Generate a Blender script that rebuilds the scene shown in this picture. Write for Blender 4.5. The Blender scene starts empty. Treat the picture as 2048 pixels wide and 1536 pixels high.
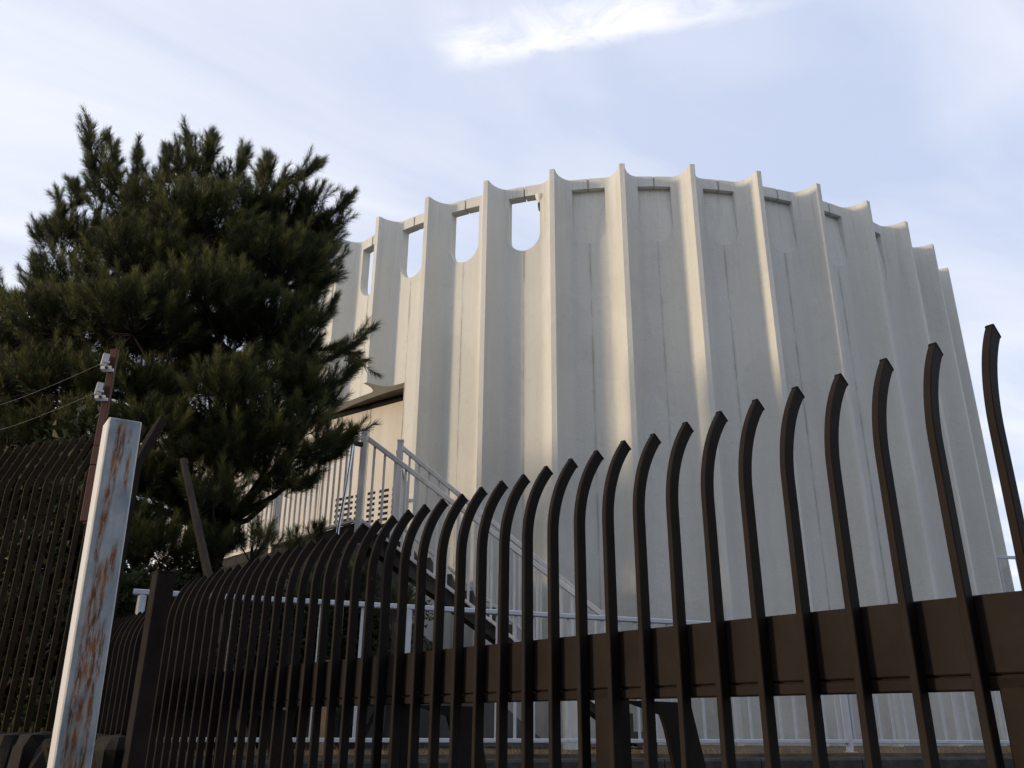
import bpy, math, random
import numpy as np
from mathutils import Vector, Matrix
rad = math.radians
rng = np.random.default_rng(7); random.seed(7)
EYE = 1.6                      # the camera stands 1.6 m above the street (z = 0)
C = bpy.context.scene.collection

# ------------------------------------------------------------------ camera
TILT = math.atan(1716/4300.); ROLL = math.atan(.0085)
cam_d = bpy.data.cameras.new("camera"); cam = bpy.data.objects.new("camera", cam_d); C.objects.link(cam)
cam_d.sensor_width = 36; cam_d.lens = 1716/2048*36; cam_d.clip_start = .05; cam_d.clip_end = 3000
_f = Vector((0, math.cos(TILT), math.sin(TILT))); _u0 = Vector((0, -math.sin(TILT), math.cos(TILT))); _r0 = Vector((1, 0, 0))
RT = _r0*math.cos(ROLL)+_u0*math.sin(ROLL); UP = -_r0*math.sin(ROLL)+_u0*math.cos(ROLL); FW = _f
m3 = Matrix((RT, UP, -FW)).transposed()
cam.matrix_world = Matrix.Translation((0, 0, EYE)) @ m3.to_4x4()
bpy.context.scene.camera = cam
def ray(x, y): return FW+RT*((x-1024)/1716)+UP*((768-y)/1716)
def aty(x, y, Y): d = ray(x, y); d = d*(Y/d.y); return Vector((d.x, d.y, d.z+EYE))
def atz(x, y, z): d = ray(x, y); d = d*((z-EYE)/d.z); return Vector((d.x, d.y, z))

# ------------------------------------------------------------------ world and sun
SUN_AZ = rad(253.0); SUN_EL = rad(6.0)
w = bpy.data.worlds.new("World"); bpy.context.scene.world = w; w.use_nodes = True
nt = w.node_tree; N = nt.nodes; L = nt.links
for n in list(N): N.remove(n)
def nd(t, **k):
    n = N.new(t)
    for a, b in k.items(): setattr(n, a, b)
    return n
def mth(op, a, b=None, c=None):
    n = nd('ShaderNodeMath', operation=op)
    for i, v in enumerate((a, b, c)):
        if v is None: continue
        if isinstance(v, (int, float)): n.inputs[i].default_value = v
        else: L.new(v, n.inputs[i])
    return n.outputs[0]
out = nd('ShaderNodeOutputWorld'); bg = nd('ShaderNodeBackground'); bg.inputs['Strength'].default_value = .15
L.new(bg.outputs[0], out.inputs[0])
sky = nd('ShaderNodeTexSky', sky_type='NISHITA'); sky.sun_disc = False
sky.sun_elevation = rad(14); sky.sun_rotation = SUN_AZ; sky.altitude = 0; sky.air_density = 1.0; sky.dust_density = 1.2; sky.ozone_density = 1.5
tc = nd('ShaderNodeTexCoord'); sp = nd('ShaderNodeSeparateXYZ'); L.new(tc.outputs['Generated'], sp.inputs[0])
zc = mth('MAXIMUM', sp.outputs[2], .04)
px = mth('DIVIDE', sp.outputs[0], zc); py = mth('DIVIDE', sp.outputs[1], zc)
# thin veil of cirrus on a flat layer, stretched along one wind direction
cb = nd('ShaderNodeCombineXYZ')
L.new(mth('ADD', mth('MULTIPLY', px, .8), mth('MULTIPLY', py, .6)), cb.inputs[0])
L.new(mth('MULTIPLY', mth('SUBTRACT', mth('MULTIPLY', py, .8), mth('MULTIPLY', px, .6)), 2.2), cb.inputs[1])
nz = nd('ShaderNodeTexNoise'); nz.inputs['Scale'].default_value = .9; nz.inputs['Detail'].default_value = 9; nz.inputs['Roughness'].default_value = .52; nz.inputs['Distortion'].default_value = .45
L.new(cb.outputs[0], nz.inputs['Vector'])
veil = nd('ShaderNodeMapRange'); veil.inputs[1].default_value = .38; veil.inputs[2].default_value = .64; veil.inputs[3].default_value = .18; veil.inputs[4].default_value = .72
L.new(nz.outputs[0], veil.inputs[0])
# brighter towards the sun side and the horizon
leftw = nd('ShaderNodeMapRange'); leftw.inputs[1].default_value = .35; leftw.inputs[2].default_value = -.75; leftw.inputs[3].default_value = .0; leftw.inputs[4].default_value = .42
L.new(sp.outputs[0], leftw.inputs[0])
horz = nd('ShaderNodeMapRange'); horz.inputs[1].default_value = .45; horz.inputs[2].default_value = .02; horz.inputs[3].default_value = 0; horz.inputs[4].default_value = .35
L.new(sp.outputs[2], horz.inputs[0])
v1 = mth('MINIMUM', mth('ADD', mth('ADD', veil.outputs[0], leftw.outputs[0]), horz.outputs[0]), .95)
# one brighter streak of cirrus high up: a ragged band in the same layer
def band(ax, ay, bx, by, wid, gain):
    lx, ly = bx-ax, by-ay; ll = math.hypot(lx, ly); lx /= ll; ly /= ll
    u = mth('ADD', mth('MULTIPLY', mth('SUBTRACT', px, ax), lx), mth('MULTIPLY', mth('SUBTRACT', py, ay), ly))
    v = mth('SUBTRACT', mth('MULTIPLY', mth('SUBTRACT', py, ay), lx), mth('MULTIPLY', mth('SUBTRACT', px, ax), ly))
    return u, v, ll
su, sv, sl = band(-.108, 1.122, .42, .985, .05, 1)
cw = nd('ShaderNodeCombineXYZ'); L.new(mth('MULTIPLY', su, 6.), cw.inputs[0]); L.new(mth('MULTIPLY', sv, 9.), cw.inputs[1])
n2 = nd('ShaderNodeTexNoise'); n2.inputs['Scale'].default_value = 1.6; n2.inputs['Detail'].default_value = 10; n2.inputs['Roughness'].default_value = .62; n2.inputs['Distortion'].default_value = .8
L.new(cw.outputs[0], n2.inputs['Vector'])
n2o = mth('MULTIPLY', mth('SUBTRACT', n2.outputs[0], .5), .075)
svn = mth('ADD', sv, n2o)
# lower edge sharp (towards +v = farther), upper edge fading upwards
e1 = nd('ShaderNodeMapRange', interpolation_type='SMOOTHSTEP'); e1.inputs[1].default_value = .012; e1.inputs[2].default_value = -.018; L.new(svn, e1.inputs[0])
e2 = nd('ShaderNodeMapRange', interpolation_type='SMOOTHSTEP'); e2.inputs[1].default_value = -.16; e2.inputs[2].default_value = -.02; L.new(svn, e2.inputs[0])
e3 = nd('ShaderNodeMapRange', interpolation_type='SMOOTHSTEP'); e3.inputs[1].default_value = -.03; e3.inputs[2].default_value = .06; L.new(su, e3.inputs[0])
e4 = nd('ShaderNodeMapRange', interpolation_type='SMOOTHSTEP'); e4.inputs[1].default_value = .62; e4.inputs[2].default_value = .30; L.new(su, e4.inputs[0])
st = mth('MULTIPLY', mth('MULTIPLY', e1.outputs[0], e2.outputs[0]), mth('MULTIPLY', e3.outputs[0], e4.outputs[0]))
tex = nd('ShaderNodeMapRange'); tex.inputs[1].default_value = .3; tex.inputs[2].default_value = .65; tex.inputs[3].default_value = .12; tex.inputs[4].default_value = 1.; L.new(n2.outputs[0], tex.inputs[0])
streak = mth('MULTIPLY', mth('MULTIPLY', st, tex.outputs[0]), .9)
mix = nd('ShaderNodeMix', data_type='RGBA'); mix.inputs['Factor'].default_value = .85; L.new(sky.outputs[0], mix.inputs['A'])
cl2 = nd('ShaderNodeMix', data_type='RGBA'); L.new(v1, cl2.inputs['Factor']); cl2.inputs['A'].default_value = (3.6, 4.25, 5.9, 1); cl2.inputs['B'].default_value = (6.6, 6.7, 7.2, 1)
L.new(cl2.outputs['Result'], mix.inputs['B'])
mix2 = nd('ShaderNodeMix', data_type='RGBA'); L.new(streak, mix2.inputs['Factor']); L.new(mix.outputs['Result'], mix2.inputs['A'])
mix2.inputs['B'].default_value = (7.0, 6.9, 7.2, 1)
L.new(mix2.outputs['Result'], bg.inputs[0])

sd = bpy.data.lights.new("sun", 'SUN'); so = bpy.data.objects.new("sun", sd); C.objects.link(so)
sd.energy = 2.2; sd.angle = rad(6.0); sd.color = (1.0, .76, .50)
S = Vector((math.sin(SUN_AZ)*math.cos(SUN_EL), math.cos(SUN_AZ)*math.cos(SUN_EL), math.sin(SUN_EL)))
so.rotation_euler = S.to_track_quat('Z', 'Y').to_euler(); so.location = S*50
vs = bpy.context.scene.view_settings; vs.view_transform = 'Standard'; vs.look = 'None'; vs.gamma = 1; vs.exposure = 0.1
bpy.context.scene.cycles.max_bounces = 6

# ------------------------------------------------------------------ materials
def mat(name, col, rough=.8, metal=0., var=.12, vscale=3., bump=.0, bscale=60., spec=.3, stretch=None, col2=None, coord='Object', fine=0.):
    m = bpy.data.materials.new(name); m.use_nodes = True
    t = m.node_tree; p = t.nodes['Principled BSDF']
    p.inputs['Roughness'].default_value = rough; p.inputs['Metallic'].default_value = metal; p.inputs['Specular IOR Level'].default_value = spec
    c = t.nodes.new('ShaderNodeTexCoord'); mp = t.nodes.new('ShaderNodeMapping'); t.links.new(c.outputs[coord], mp.inputs[0])
    if stretch: mp.inputs['Scale'].default_value = stretch
    n = t.nodes.new('ShaderNodeTexNoise'); n.inputs['Scale'].default_value = vscale; n.inputs['Detail'].default_value = 7; n.inputs['Roughness'].default_value = .6
    t.links.new(mp.outputs[0], n.inputs['Vector'])
    r = t.nodes.new('ShaderNodeValToRGB'); r.color_ramp.elements[0].position = .3; r.color_ramp.elements[1].position = .72
    b = col2 or [min(1, v*(1+var)) for v in col]; a = col if col2 else [v*(1-var) for v in col]
    r.color_ramp.elements[0].color = (*a, 1); r.color_ramp.elements[1].color = (*b, 1)
    t.links.new(n.outputs[0], r.inputs[0]); t.links.new(r.outputs[0], p.inputs['Base Color'])
    if bump:
        n3 = t.nodes.new('ShaderNodeTexNoise'); n3.inputs['Scale'].default_value = bscale; n3.inputs['Detail'].default_value = 4
        t.links.new(c.outputs['Object'], n3.inputs['Vector'])
        bp = t.nodes.new('ShaderNodeBump'); bp.inputs['Strength'].default_value = bump; bp.inputs['Distance'].default_value = .01
        t.links.new(n3.outputs[0], bp.inputs['Height']); t.links.new(bp.outputs[0], p.inputs['Normal'])
    return m
def painted_concrete():
    m = bpy.data.materials.new("painted_concrete"); m.use_nodes = True; t = m.node_tree; p = t.nodes['Principled BSDF']
    p.inputs['Roughness'].default_value = .85; p.inputs['Specular IOR Level'].default_value = .2
    def M(op, a, b=None):
        n = t.nodes.new('ShaderNodeMath'); n.operation = op
        for i, v in enumerate((a, b)):
            if v is None: continue
            if isinstance(v, (int, float)): n.inputs[i].default_value = v
            else: t.links.new(v, n.inputs[i])
        return n.outputs[0]
    c = t.nodes.new('ShaderNodeTexCoord'); g = t.nodes.new('ShaderNodeNewGeometry')
    def noise(sc, det, stretch=(1, 1, 1), src=None, ro=.6):
        mp = t.nodes.new('ShaderNodeMapping'); mp.inputs['Scale'].default_value = stretch; t.links.new(src or g.outputs['Position'], mp.inputs[0])
        n = t.nodes.new('ShaderNodeTexNoise'); n.inputs['Scale'].default_value = sc; n.inputs['Detail'].default_value = det; n.inputs['Roughness'].default_value = ro
        t.links.new(mp.outputs[0], n.inputs['Vector']); return n.outputs[0]
    def mr(v, a, b, c_, d):
        n = t.nodes.new('ShaderNodeMapRange'); t.links.new(v, n.inputs[0])
        for i, q in enumerate((a, b, c_, d)): n.inputs[i+1].default_value = q
        return n.outputs[0]
    big = mr(noise(.7, 5), .3, .7, .94, 1.02)
    run = mr(noise(2.2, 7, (3.2, 3.2, .22), ro=.7), .36, .62, .94, 1.0)      # vertical rain runs
    spk = mr(noise(9, 8), .25, .42, .88, 1.0)
    pit = mr(noise(23, 3), .22, .27, .72, 1.0)
    # dirt collects beside the open joint down the middle of each bay (u = panel width coordinate)
    uv = t.nodes.new('ShaderNodeUVMap'); sx = t.nodes.new('ShaderNodeSeparateXYZ'); t.links.new(uv.outputs[0], sx.inputs[0])
    au = M('ABSOLUTE', sx.outputs[0])
    j1 = mr(au, .44, .497, 0., 1.); jn = mr(noise(3.2, 5, (1, 1, .5)), .38, .62, 0., 1.)
    jd = M('SUBTRACT', 1., M('MULTIPLY', M('MULTIPLY', M('POWER', j1, 3.), jn), .42))
    sz_ = t.nodes.new('ShaderNodeSeparateXYZ'); t.links.new(g.outputs['Position'], sz_.inputs[0])
    rim = M('MULTIPLY', mr(sz_.outputs[2], 8.2, 10.3, 0., 1.), mr(noise(3.4, 6, (3.5, 3.5, .10), ro=.75), .50, .72, 0., .30))
    foot = M('MULTIPLY', mr(sz_.outputs[2], 3.6, 1.4, 0., 1.), mr(noise(1.6, 6), .35, .7, .0, .22))
    patch = mr(noise(1.1, 2, (1, 1, .5), ro=.3), .58, .60, 1., .955)
    tot = M('MULTIPLY', M('MULTIPLY', M('MULTIPLY', M('MULTIPLY', M('MULTIPLY', big, run), M('MULTIPLY', spk, pit)), jd), patch), M('SUBTRACT', 1., M('ADD', rim, foot)))
    base = t.nodes.new('ShaderNodeMix'); base.data_type = 'RGBA'
    base.inputs['A'].default_value = (.27, .255, .22, 1); base.inputs['B'].default_value = (.635, .64, .60, 1)
    t.links.new(mr(tot, .3, 1., 0., 1.), base.inputs['Factor']); t.links.new(base.outputs['Result'], p.inputs['Base Color'])
    bp = t.nodes.new('ShaderNodeBump'); bp.inputs['Strength'].default_value = .55; bp.inputs['Distance'].default_value = .012
    t.links.new(M('ADD', noise(38, 6), M('MULTIPLY', noise(6, 3), 1.5)), bp.inputs['Height']); t.links.new(bp.outputs[0], p.inputs['Normal'])
    return m
def rusty_paint():
    m = bpy.data.materials.new("rusty_white_paint"); m.use_nodes = True; t = m.node_tree; p = t.nodes['Principled BSDF']
    def M(op, a, b=None, cc=None):
        n = t.nodes.new('ShaderNodeMath'); n.operation = op
        for i, v in enumerate((a, b, cc)):
            if v is None: continue
            if isinstance(v, (int, float)): n.inputs[i].default_value = v
            else: t.links.new(v, n.inputs[i])
        return n.outputs[0]
    c = t.nodes.new('ShaderNodeTexCoord'); sx = t.nodes.new('ShaderNodeSeparateXYZ'); t.links.new(c.outputs['Object'], sx.inputs[0])
    def noise(sc, det, stretch, ro=.6, dist=0):
        mp = t.nodes.new('ShaderNodeMapping'); mp.inputs['Scale'].default_value = stretch; t.links.new(c.outputs['Object'], mp.inputs[0])
        n = t.nodes.new('ShaderNodeTexNoise'); n.inputs['Scale'].default_value = sc; n.inputs['Detail'].default_value = det; n.inputs['Roughness'].default_value = ro; n.inputs['Distortion'].default_value = dist
        t.links.new(mp.outputs[0], n.inputs['Vector']); return n.outputs[0]
    def mr(v, a, b, c_, d):
        n = t.nodes.new('ShaderNodeMapRange'); t.links.new(v, n.inputs[0])
        for i, q in enumerate((a, b, c_, d)): n.inputs[i+1].default_value = q
        return n.outputs[0]
    x, z = sx.outputs[0], sx.outputs[2]
    wob = M('MULTIPLY', M('SUBTRACT', noise(9, 6, (1, 1, 1), .7), .5), .026)
    def run(x0, sl, w0, z0, z1, w1=None):       # a run of rust down the face from z1 to z0
        xc = M('ADD', M('ADD', x, wob), M('MULTIPLY', M('SUBTRACT', z, z1), -sl))
        d = M('ABSOLUTE', M('SUBTRACT', xc, x0))
        a = mr(d, w0*1.7, w0*.6, 0., 1.); b = mr(M('ADD', z, M('MULTIPLY', wob, 4.)), z1+.02, z1-.04, 0., 1.); e = mr(z, z0, z0+.25*(z1-z0), 0., 1.)
        return M('MULTIPLY', M('MULTIPLY', a, b), e)
    T = 2.69
    runs = [(.050, .035, .012, T-.50, T, 0), (.062, .01, .006, T-.20, T-.01, 0), (.040, .02, .008, T-.62, T-.22, 0), (.092, .0, .006, T-.30, T-.12, 0), (.085, .02, .004, T-.10, T-.03, 0),
            (.088, .03, .010, T-.64, T-.47, 0), (.070, .0, .006, T-.9, T-.52, 0), (.050, .05, .012, T-.86, T-.55, 0), (.075, .03, .011, T-1.05, T-.75, 0), (.060, .04, .009, T-1.0, T-.70, 0),
            (.040, .03, .010, T-1.1, T-.78, 0), (.095, .02, .006, T-1.1, T-.74, 0), (.085, 0., .008, T-1.5, T-.98, 0), (.030, .0, .006, T-1.3, T-.93, 0), (.055, .02, .009, T-1.35, T-1.0, 0), (.07, .0, .012, T-2., T-1.2, 0)]
    tot = None
    for r in runs:
        q = run(*r[:5]); tot = q if tot is None else M('MAXIMUM', tot, q)
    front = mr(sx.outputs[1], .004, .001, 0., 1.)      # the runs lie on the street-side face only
    brk = mr(noise(14, 8, (7, 7, .8), .7), .43, .53, .0, 1.)
    stain = M('MULTIPLY', M('MULTIPLY', tot, front), M('ADD', M('MULTIPLY', brk, .92), .08))
    pits = M('MULTIPLY', M('MULTIPLY', mr(noise(26, 5, (1.6, 1.6, .8), .6, .4), .66, .70, 0., 1.), mr(noise(3.1, 2, (1, 1, 1)), .5, .6, 0, 1)), M('ADD', M('MULTIPLY', front, .8), .2))
    wash = M('MULTIPLY', M('ADD', M('MULTIPLY', tot, .28), M('MULTIPLY', mr(noise(3.0, 6, (6, 6, .6), .6), .48, .75, 0., .35), 1.)), front)
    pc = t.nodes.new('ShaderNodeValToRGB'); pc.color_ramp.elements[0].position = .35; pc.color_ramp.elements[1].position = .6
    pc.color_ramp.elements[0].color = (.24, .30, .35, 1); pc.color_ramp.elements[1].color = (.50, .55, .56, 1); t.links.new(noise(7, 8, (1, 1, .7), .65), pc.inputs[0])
    side = t.nodes.new('ShaderNodeMix'); side.data_type = 'RGBA'; t.links.new(front, side.inputs['Factor']); side.inputs['A'].default_value = (.62, .61, .59, 1); t.links.new(pc.outputs[0], side.inputs['B'])  # pale lit sides and a bluish shaded front are put into the paint
    m1 = t.nodes.new('ShaderNodeMix'); m1.data_type = 'RGBA'; t.links.new(wash, m1.inputs['Factor']); t.links.new(side.outputs['Result'], m1.inputs['A']); m1.inputs['B'].default_value = (.34, .24, .12, 1)
    m2 = t.nodes.new('ShaderNodeMix'); m2.data_type = 'RGBA'; t.links.new(stain, m2.inputs['Factor']); t.links.new(m1.outputs['Result'], m2.inputs['A']); rc = t.nodes.new('ShaderNodeValToRGB'); rc.color_ramp.elements[0].position = .4; rc.color_ramp.elements[1].position = .6; rc.color_ramp.elements[0].color = (.12, .045, .017, 1); rc.color_ramp.elements[1].color = (.36, .135, .034, 1); t.links.new(noise(18, 5, (1.5, 1.5, .5)), rc.inputs[0]); t.links.new(rc.outputs[0], m2.inputs['B'])
    m3_ = t.nodes.new('ShaderNodeMix'); m3_.data_type = 'RGBA'; t.links.new(pits, m3_.inputs['Factor']); t.links.new(m2.outputs['Result'], m3_.inputs['A']); m3_.inputs['B'].default_value = (.07, .03, .018, 1)
    t.links.new(m3_.outputs['Result'], p.inputs['Base Color']); t.links.new(M('ADD', M('MULTIPLY', stain, .35), .5), p.inputs['Roughness'])
    bp = t.nodes.new('ShaderNodeBump'); bp.inputs['Strength'].default_value = .5; bp.inputs['Distance'].default_value = .004
    t.links.new(M('SUBTRACT', noise(20, 6, (1, 1, .6)), M('MULTIPLY', pits, 1.)), bp.inputs['Height']); t.links.new(bp.outputs[0], p.inputs['Normal'])
    return m
def block_stone(name, c1, c2, mortar, sx=.45, sz=.3):
    m = mat(name, c1, .9, bump=.8, bscale=30, vscale=8, var=.4); t = m.node_tree; p = t.nodes['Principled BSDF']
    c = t.nodes.new('ShaderNodeTexCoord'); sp_ = t.nodes.new('ShaderNodeSeparateXYZ'); t.links.new(c.outputs['Object'], sp_.inputs[0])
    a = t.nodes.new('ShaderNodeMath'); a.operation = 'SUBTRACT'; t.links.new(sp_.outputs[0], a.inputs[0]); t.links.new(sp_.outputs[1], a.inputs[1])
    cb_ = t.nodes.new('ShaderNodeCombineXYZ'); t.links.new(a.outputs[0], cb_.inputs[0]); t.links.new(sp_.outputs[2], cb_.inputs[1])
    br = t.nodes.new('ShaderNodeTexBrick'); t.links.new(cb_.outputs[0], br.inputs['Vector']); br.inputs['Scale'].default_value = 1
    br.inputs['Brick Width'].default_value = sx; br.inputs['Row Height'].default_value = sz; br.inputs['Mortar Size'].default_value = .018
    br.inputs['Color1'].default_value = (*c1, 1); br.inputs['Color2'].default_value = (*c2, 1); br.inputs['Mortar'].default_value = (*mortar, 1)
    mx = t.nodes.new('ShaderNodeMix'); mx.data_type = 'RGBA'; mx.blend_type = 'MULTIPLY'; mx.inputs['Factor'].default_value = .6
    old = p.inputs['Base Color'].links[0].from_node
    old.color_ramp.elements[0].color = (.45, .43, .4, 1); old.color_ramp.elements[1].color = (1, 1, 1, 1)
    t.links.new(br.outputs[0], mx.inputs['A']); t.links.new(old.outputs[0], mx.inputs['B']); t.links.new(mx.outputs['Result'], p.inputs['Base Color'])
    return m
MC = painted_concrete(); MR = rusty_paint()
M_dark = mat("dark_bronze_metal", (.0195, .0150, .0124), .62, var=.3, vscale=5, bump=.12, bscale=90, spec=.05)
M_left = mat("weathered_dark_metal", (.036, .027, .0175), .6, var=.3, vscale=9, bump=.15, bscale=80, spec=.03)
M_rail = mat("silver_painted_metal", (.52, .55, .60), .45, var=.1, vscale=12, spec=.45)
M_cream = mat("cream_painted_steel", (.70, .675, .63), .55, var=.14, vscale=5, stretch=(3, 3, .6))
M_brown = mat("brown_plastic", (.075, .028, .018), .5, var=.1)
M_white = mat("white_plastic", (.68, .67, .65), .4, var=.05)
M_black = mat("black_plastic", (.012, .012, .013), .6)
M_galv = mat("galvanised_tube", (.62, .66, .72), .22, metal=.9, var=.06)
M_wire = mat("steel_wire", (.30, .29, .26), .4, metal=.6)
M_conc = mat("weathered_concrete", (.07, .066, .06), .95, var=.5, vscale=4, bump=.6, bscale=25, stretch=(1, 1, .5))
M_greyc = mat("grey_concrete", (.11, .11, .108), .95, var=.25, vscale=3, bump=.5, bscale=30)
M_tan = mat("tan_concrete", (.30, .20, .125), .9, var=.25, vscale=4, bump=.5, bscale=40)
M_soff = mat("brown_soffit", (.16, .135, .11), .95, var=.35, vscale=5, bump=.4)  # soffit in a darker, browner mottled colour than the walls
M_void = mat("dark_void", (.012, .011, .01), .95)
M_seal = mat("joint_sealant", (.34, .33, .30), .9, var=.3, vscale=8, stretch=(1, 1, .4))
M_entr = mat("warm_white_wall", (.58, .55, .49), .85, var=.1, vscale=1.6, bump=.25, bscale=50, stretch=(3, 3, .3))
M_stone = block_stone("stone_blocks", (.042, .042, .042), (.028, .028, .029), (.007, .007, .007))
M_curb = mat("kerb_stone", (.05, .048, .045), .95, var=.5, vscale=7, bump=.8, bscale=20)
M_rock = mat("rough_rock", (.018, .0145, .011), .95, var=.6, vscale=6, bump=1., bscale=9)
M_earth = mat("terrace_earth", (.11, .085, .055), .95, var=.5, vscale=4, bump=.8, bscale=20)
M_asph = mat("asphalt", (.05, .05, .05), .95, var=.25, vscale=6, bump=.5, bscale=80)
M_bark = mat("pine_bark", (.035, .026, .02), .95, var=.5, vscale=8, bump=1., bscale=22, stretch=(1, 1, .35))
M_twig = mat("pine_twig", (.028, .019, .013), .95, var=.3, vscale=10)
M_stake = mat("grey_timber_stake", (.055, .045, .035), .9, var=.35, vscale=6, bump=.6, bscale=40, stretch=(2, 2, .2))
M_hedge = mat("dry_grass_blade", (.34, .22, .10), .9, var=.4, vscale=4)
def leafmat(name, c1, c2, sc=1.6, trans=.15):
    m = mat(name, c1, .55, col2=c2, vscale=sc, spec=.25, coord='Object'); p = m.node_tree.nodes['Principled BSDF']
    t = m.node_tree; tr = t.nodes.new('ShaderNodeBsdfTranslucent'); mx = t.nodes.new('ShaderNodeMixShader'); mx.inputs[0].default_value = trans
    src = p.inputs['Base Color'].links[0].from_socket; t.links.new(src, tr.inputs[0])
    o = t.nodes['Material Output']; t.links.new(p.outputs[0], mx.inputs[1]); t.links.new(tr.outputs[0], mx.inputs[2]); t.links.new(mx.outputs[0], o.inputs[0])
    return m
M_needle = leafmat("pine_needles", (.022, .032, .011), (.125, .132, .045), 4.5)
_t = M_needle.node_tree; _p = _t.nodes['Principled BSDF']; _r = _p.inputs['Base Color'].links[0].from_node
_a = _t.nodes.new('ShaderNodeAttribute'); _a.attribute_name = 'tone'      # shoot tips painted paler, for young growth and the light they catch
_t.links.new(_a.outputs['Fac'], _r.inputs[0]); _e = _r.color_ramp.elements; _e[0].position = .05; _e[0].color = (.018, .024, .010, 1); _e[1].position = .95; _e[1].color = (.165, .165, .052, 1)
_m = _r.color_ramp.elements.new(.5); _m.color = (.040, .052, .019, 1)
def chips(m, col, thr, sc=30):
    t = m.node_tree; p = t.nodes['Principled BSDF']; src = p.inputs['Base Color'].links[0].from_socket
    c = t.nodes.new('ShaderNodeNewGeometry'); n = t.nodes.new('ShaderNodeTexNoise'); n.inputs['Scale'].default_value = sc; n.inputs['Detail'].default_value = 6; n.inputs['Roughness'].default_value = .7
    t.links.new(c.outputs['Position'], n.inputs['Vector']); r = t.nodes.new('ShaderNodeMapRange'); r.inputs[1].default_value = thr; r.inputs[2].default_value = thr+.03; t.links.new(n.outputs[0], r.inputs[0])
    mx = t.nodes.new('ShaderNodeMix'); mx.data_type = 'RGBA'; t.links.new(r.outputs[0], mx.inputs['Factor']); t.links.new(src, mx.inputs['A']); mx.inputs['B'].default_value = (*col, 1); t.links.new(mx.outputs['Result'], p.inputs['Base Color'])
chips(M_dark, (.07, .045, .03), .70, 22); chips(M_left, (.10, .05, .025), .66, 26); chips(M_cream, (.22, .11, .05), .69, 18); chips(M_rail, (.2, .16, .13), .72, 24)
M_leaf = leafmat("dark_leaves", (.022, .032, .013), (.05, .058, .022), 3.)
M_brleaf = leafmat("brown_green_leaves", (.028, .028, .012), (.065, .05, .022), 3.)

# ------------------------------------------------------------------ mesh helpers
class MB:
    def __init__(s): s.v = []; s.f = []; s.sm = []
    def add(s, vs, fs, sm=False):
        o = len(s.v); s.v += [tuple(v) for v in vs]; s.f += [[i+o for i in f] for f in fs]; s.sm += [sm]*len(fs)
    def box(s, x0, x1, y0, y1, z0, z1, M=None):
        v = [Vector((x, y, z)) for z in (z0, z1) for y in (y0, y1) for x in (x0, x1)]
        if M is not None: v = [M @ q for q in v]
        s.add(v, [(0, 2, 3, 1), (4, 5, 7, 6), (0, 1, 5, 4), (1, 3, 7, 5), (3, 2, 6, 7), (2, 0, 4, 6)])
    def prism(s, poly, d):       # polygon (3D points) extruded by vector d
        n = len(poly); d = Vector(d); a = [Vector(p) for p in poly]; b = [p+d for p in a]
        s.add(a+b, [list(range(n))[::-1], list(range(n, 2*n))]+[(i, (i+1) % n, n+(i+1) % n, n+i) for i in range(n)])
    def beam(s, a, b, w, h, up=Vector((0, 0, 1)), b2=.0):   # bar from a to b, w wide, h high (centred), with chamfered edges
        a = Vector(a); b = Vector(b); d = (b-a).normalized(); sd_ = d.cross(up)
        if sd_.length < 1e-5: sd_ = d.cross(Vector((1, 0, 0)))
        sd_.normalize(); u = sd_.cross(d).normalized(); c = min(w, h)*.12 if b2 == 0 else b2
        o = [(-w/2+c, -h/2), (w/2-c, -h/2), (w/2, -h/2+c), (w/2, h/2-c), (w/2-c, h/2), (-w/2+c, h/2), (-w/2, h/2-c), (-w/2, -h/2+c)]
        s.prism([a+sd_*x+u*y for x, y in o], b-a)
    def tube(s, pts, rs, n=8, cap=True):
        pts = [Vector(p) for p in pts]; vs_ = []
        ref = Vector((.3, .5, .8)).normalized()
        for i, p in enumerate(pts):
            d = (pts[min(i+1, len(pts)-1)]-pts[max(i-1, 0)]).normalized(); x = d.cross(ref)
            if x.length < .05: x = d.cross(Vector((1, 0, 0)))
            x.normalize(); y = d.cross(x)
            for k in range(n):
                a = 2*math.pi*k/n; vs_.append(p+(x*math.cos(a)+y*math.sin(a))*rs[i])
        f = [(i*n+k, i*n+(k+1) % n, (i+1)*n+(k+1) % n, (i+1)*n+k) for i in range(len(pts)-1) for k in range(n)]
        if cap: f += [tuple(range(n))[::-1], tuple(range((len(pts)-1)*n, len(pts)*n))]
        s.add(vs_, f, True)
    def build(s, name, m, parent=None, origin=None, sharp=None):
        me = bpy.data.meshes.new(name); o_ = Vector(origin or (0, 0, 0))
        me.from_pydata([tuple(Vector(v)-o_) for v in s.v], [], s.f); me.materials.append(m)
        me.polygons.foreach_set('use_smooth', s.sm); me.validate()
        if any(s.sm): me.set_sharp_from_angle(angle=rad(sharp or 40))
        o = bpy.data.objects.new(name, me); o.location = o_; C.objects.link(o)
        if parent is not None:
            o.parent = parent; o.location = o_-parent.location if parent.type == 'EMPTY' and not parent.rotation_euler.z else o_
        return o
def tag(o, label=None, cat=None, group=None, kind=None):
    if label: o['label'] = label
    if cat: o['category'] = cat
    if group: o['group'] = group
    if kind: o['kind'] = kind
    return o
def empty(name, loc, label, cat, group=None):
    o = bpy.data.objects.new(name, None); C.objects.link(o); o.location = loc; o.empty_display_size = .2
    return tag(o, label, cat, group)
def inst(o, parent, loc=None, rot=None, name=None):
    c = o.copy(); C.objects.link(c); c.parent = parent
    if loc is not None: c.location = loc
    if rot is not None: c.rotation_euler = rot
    return c
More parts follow.
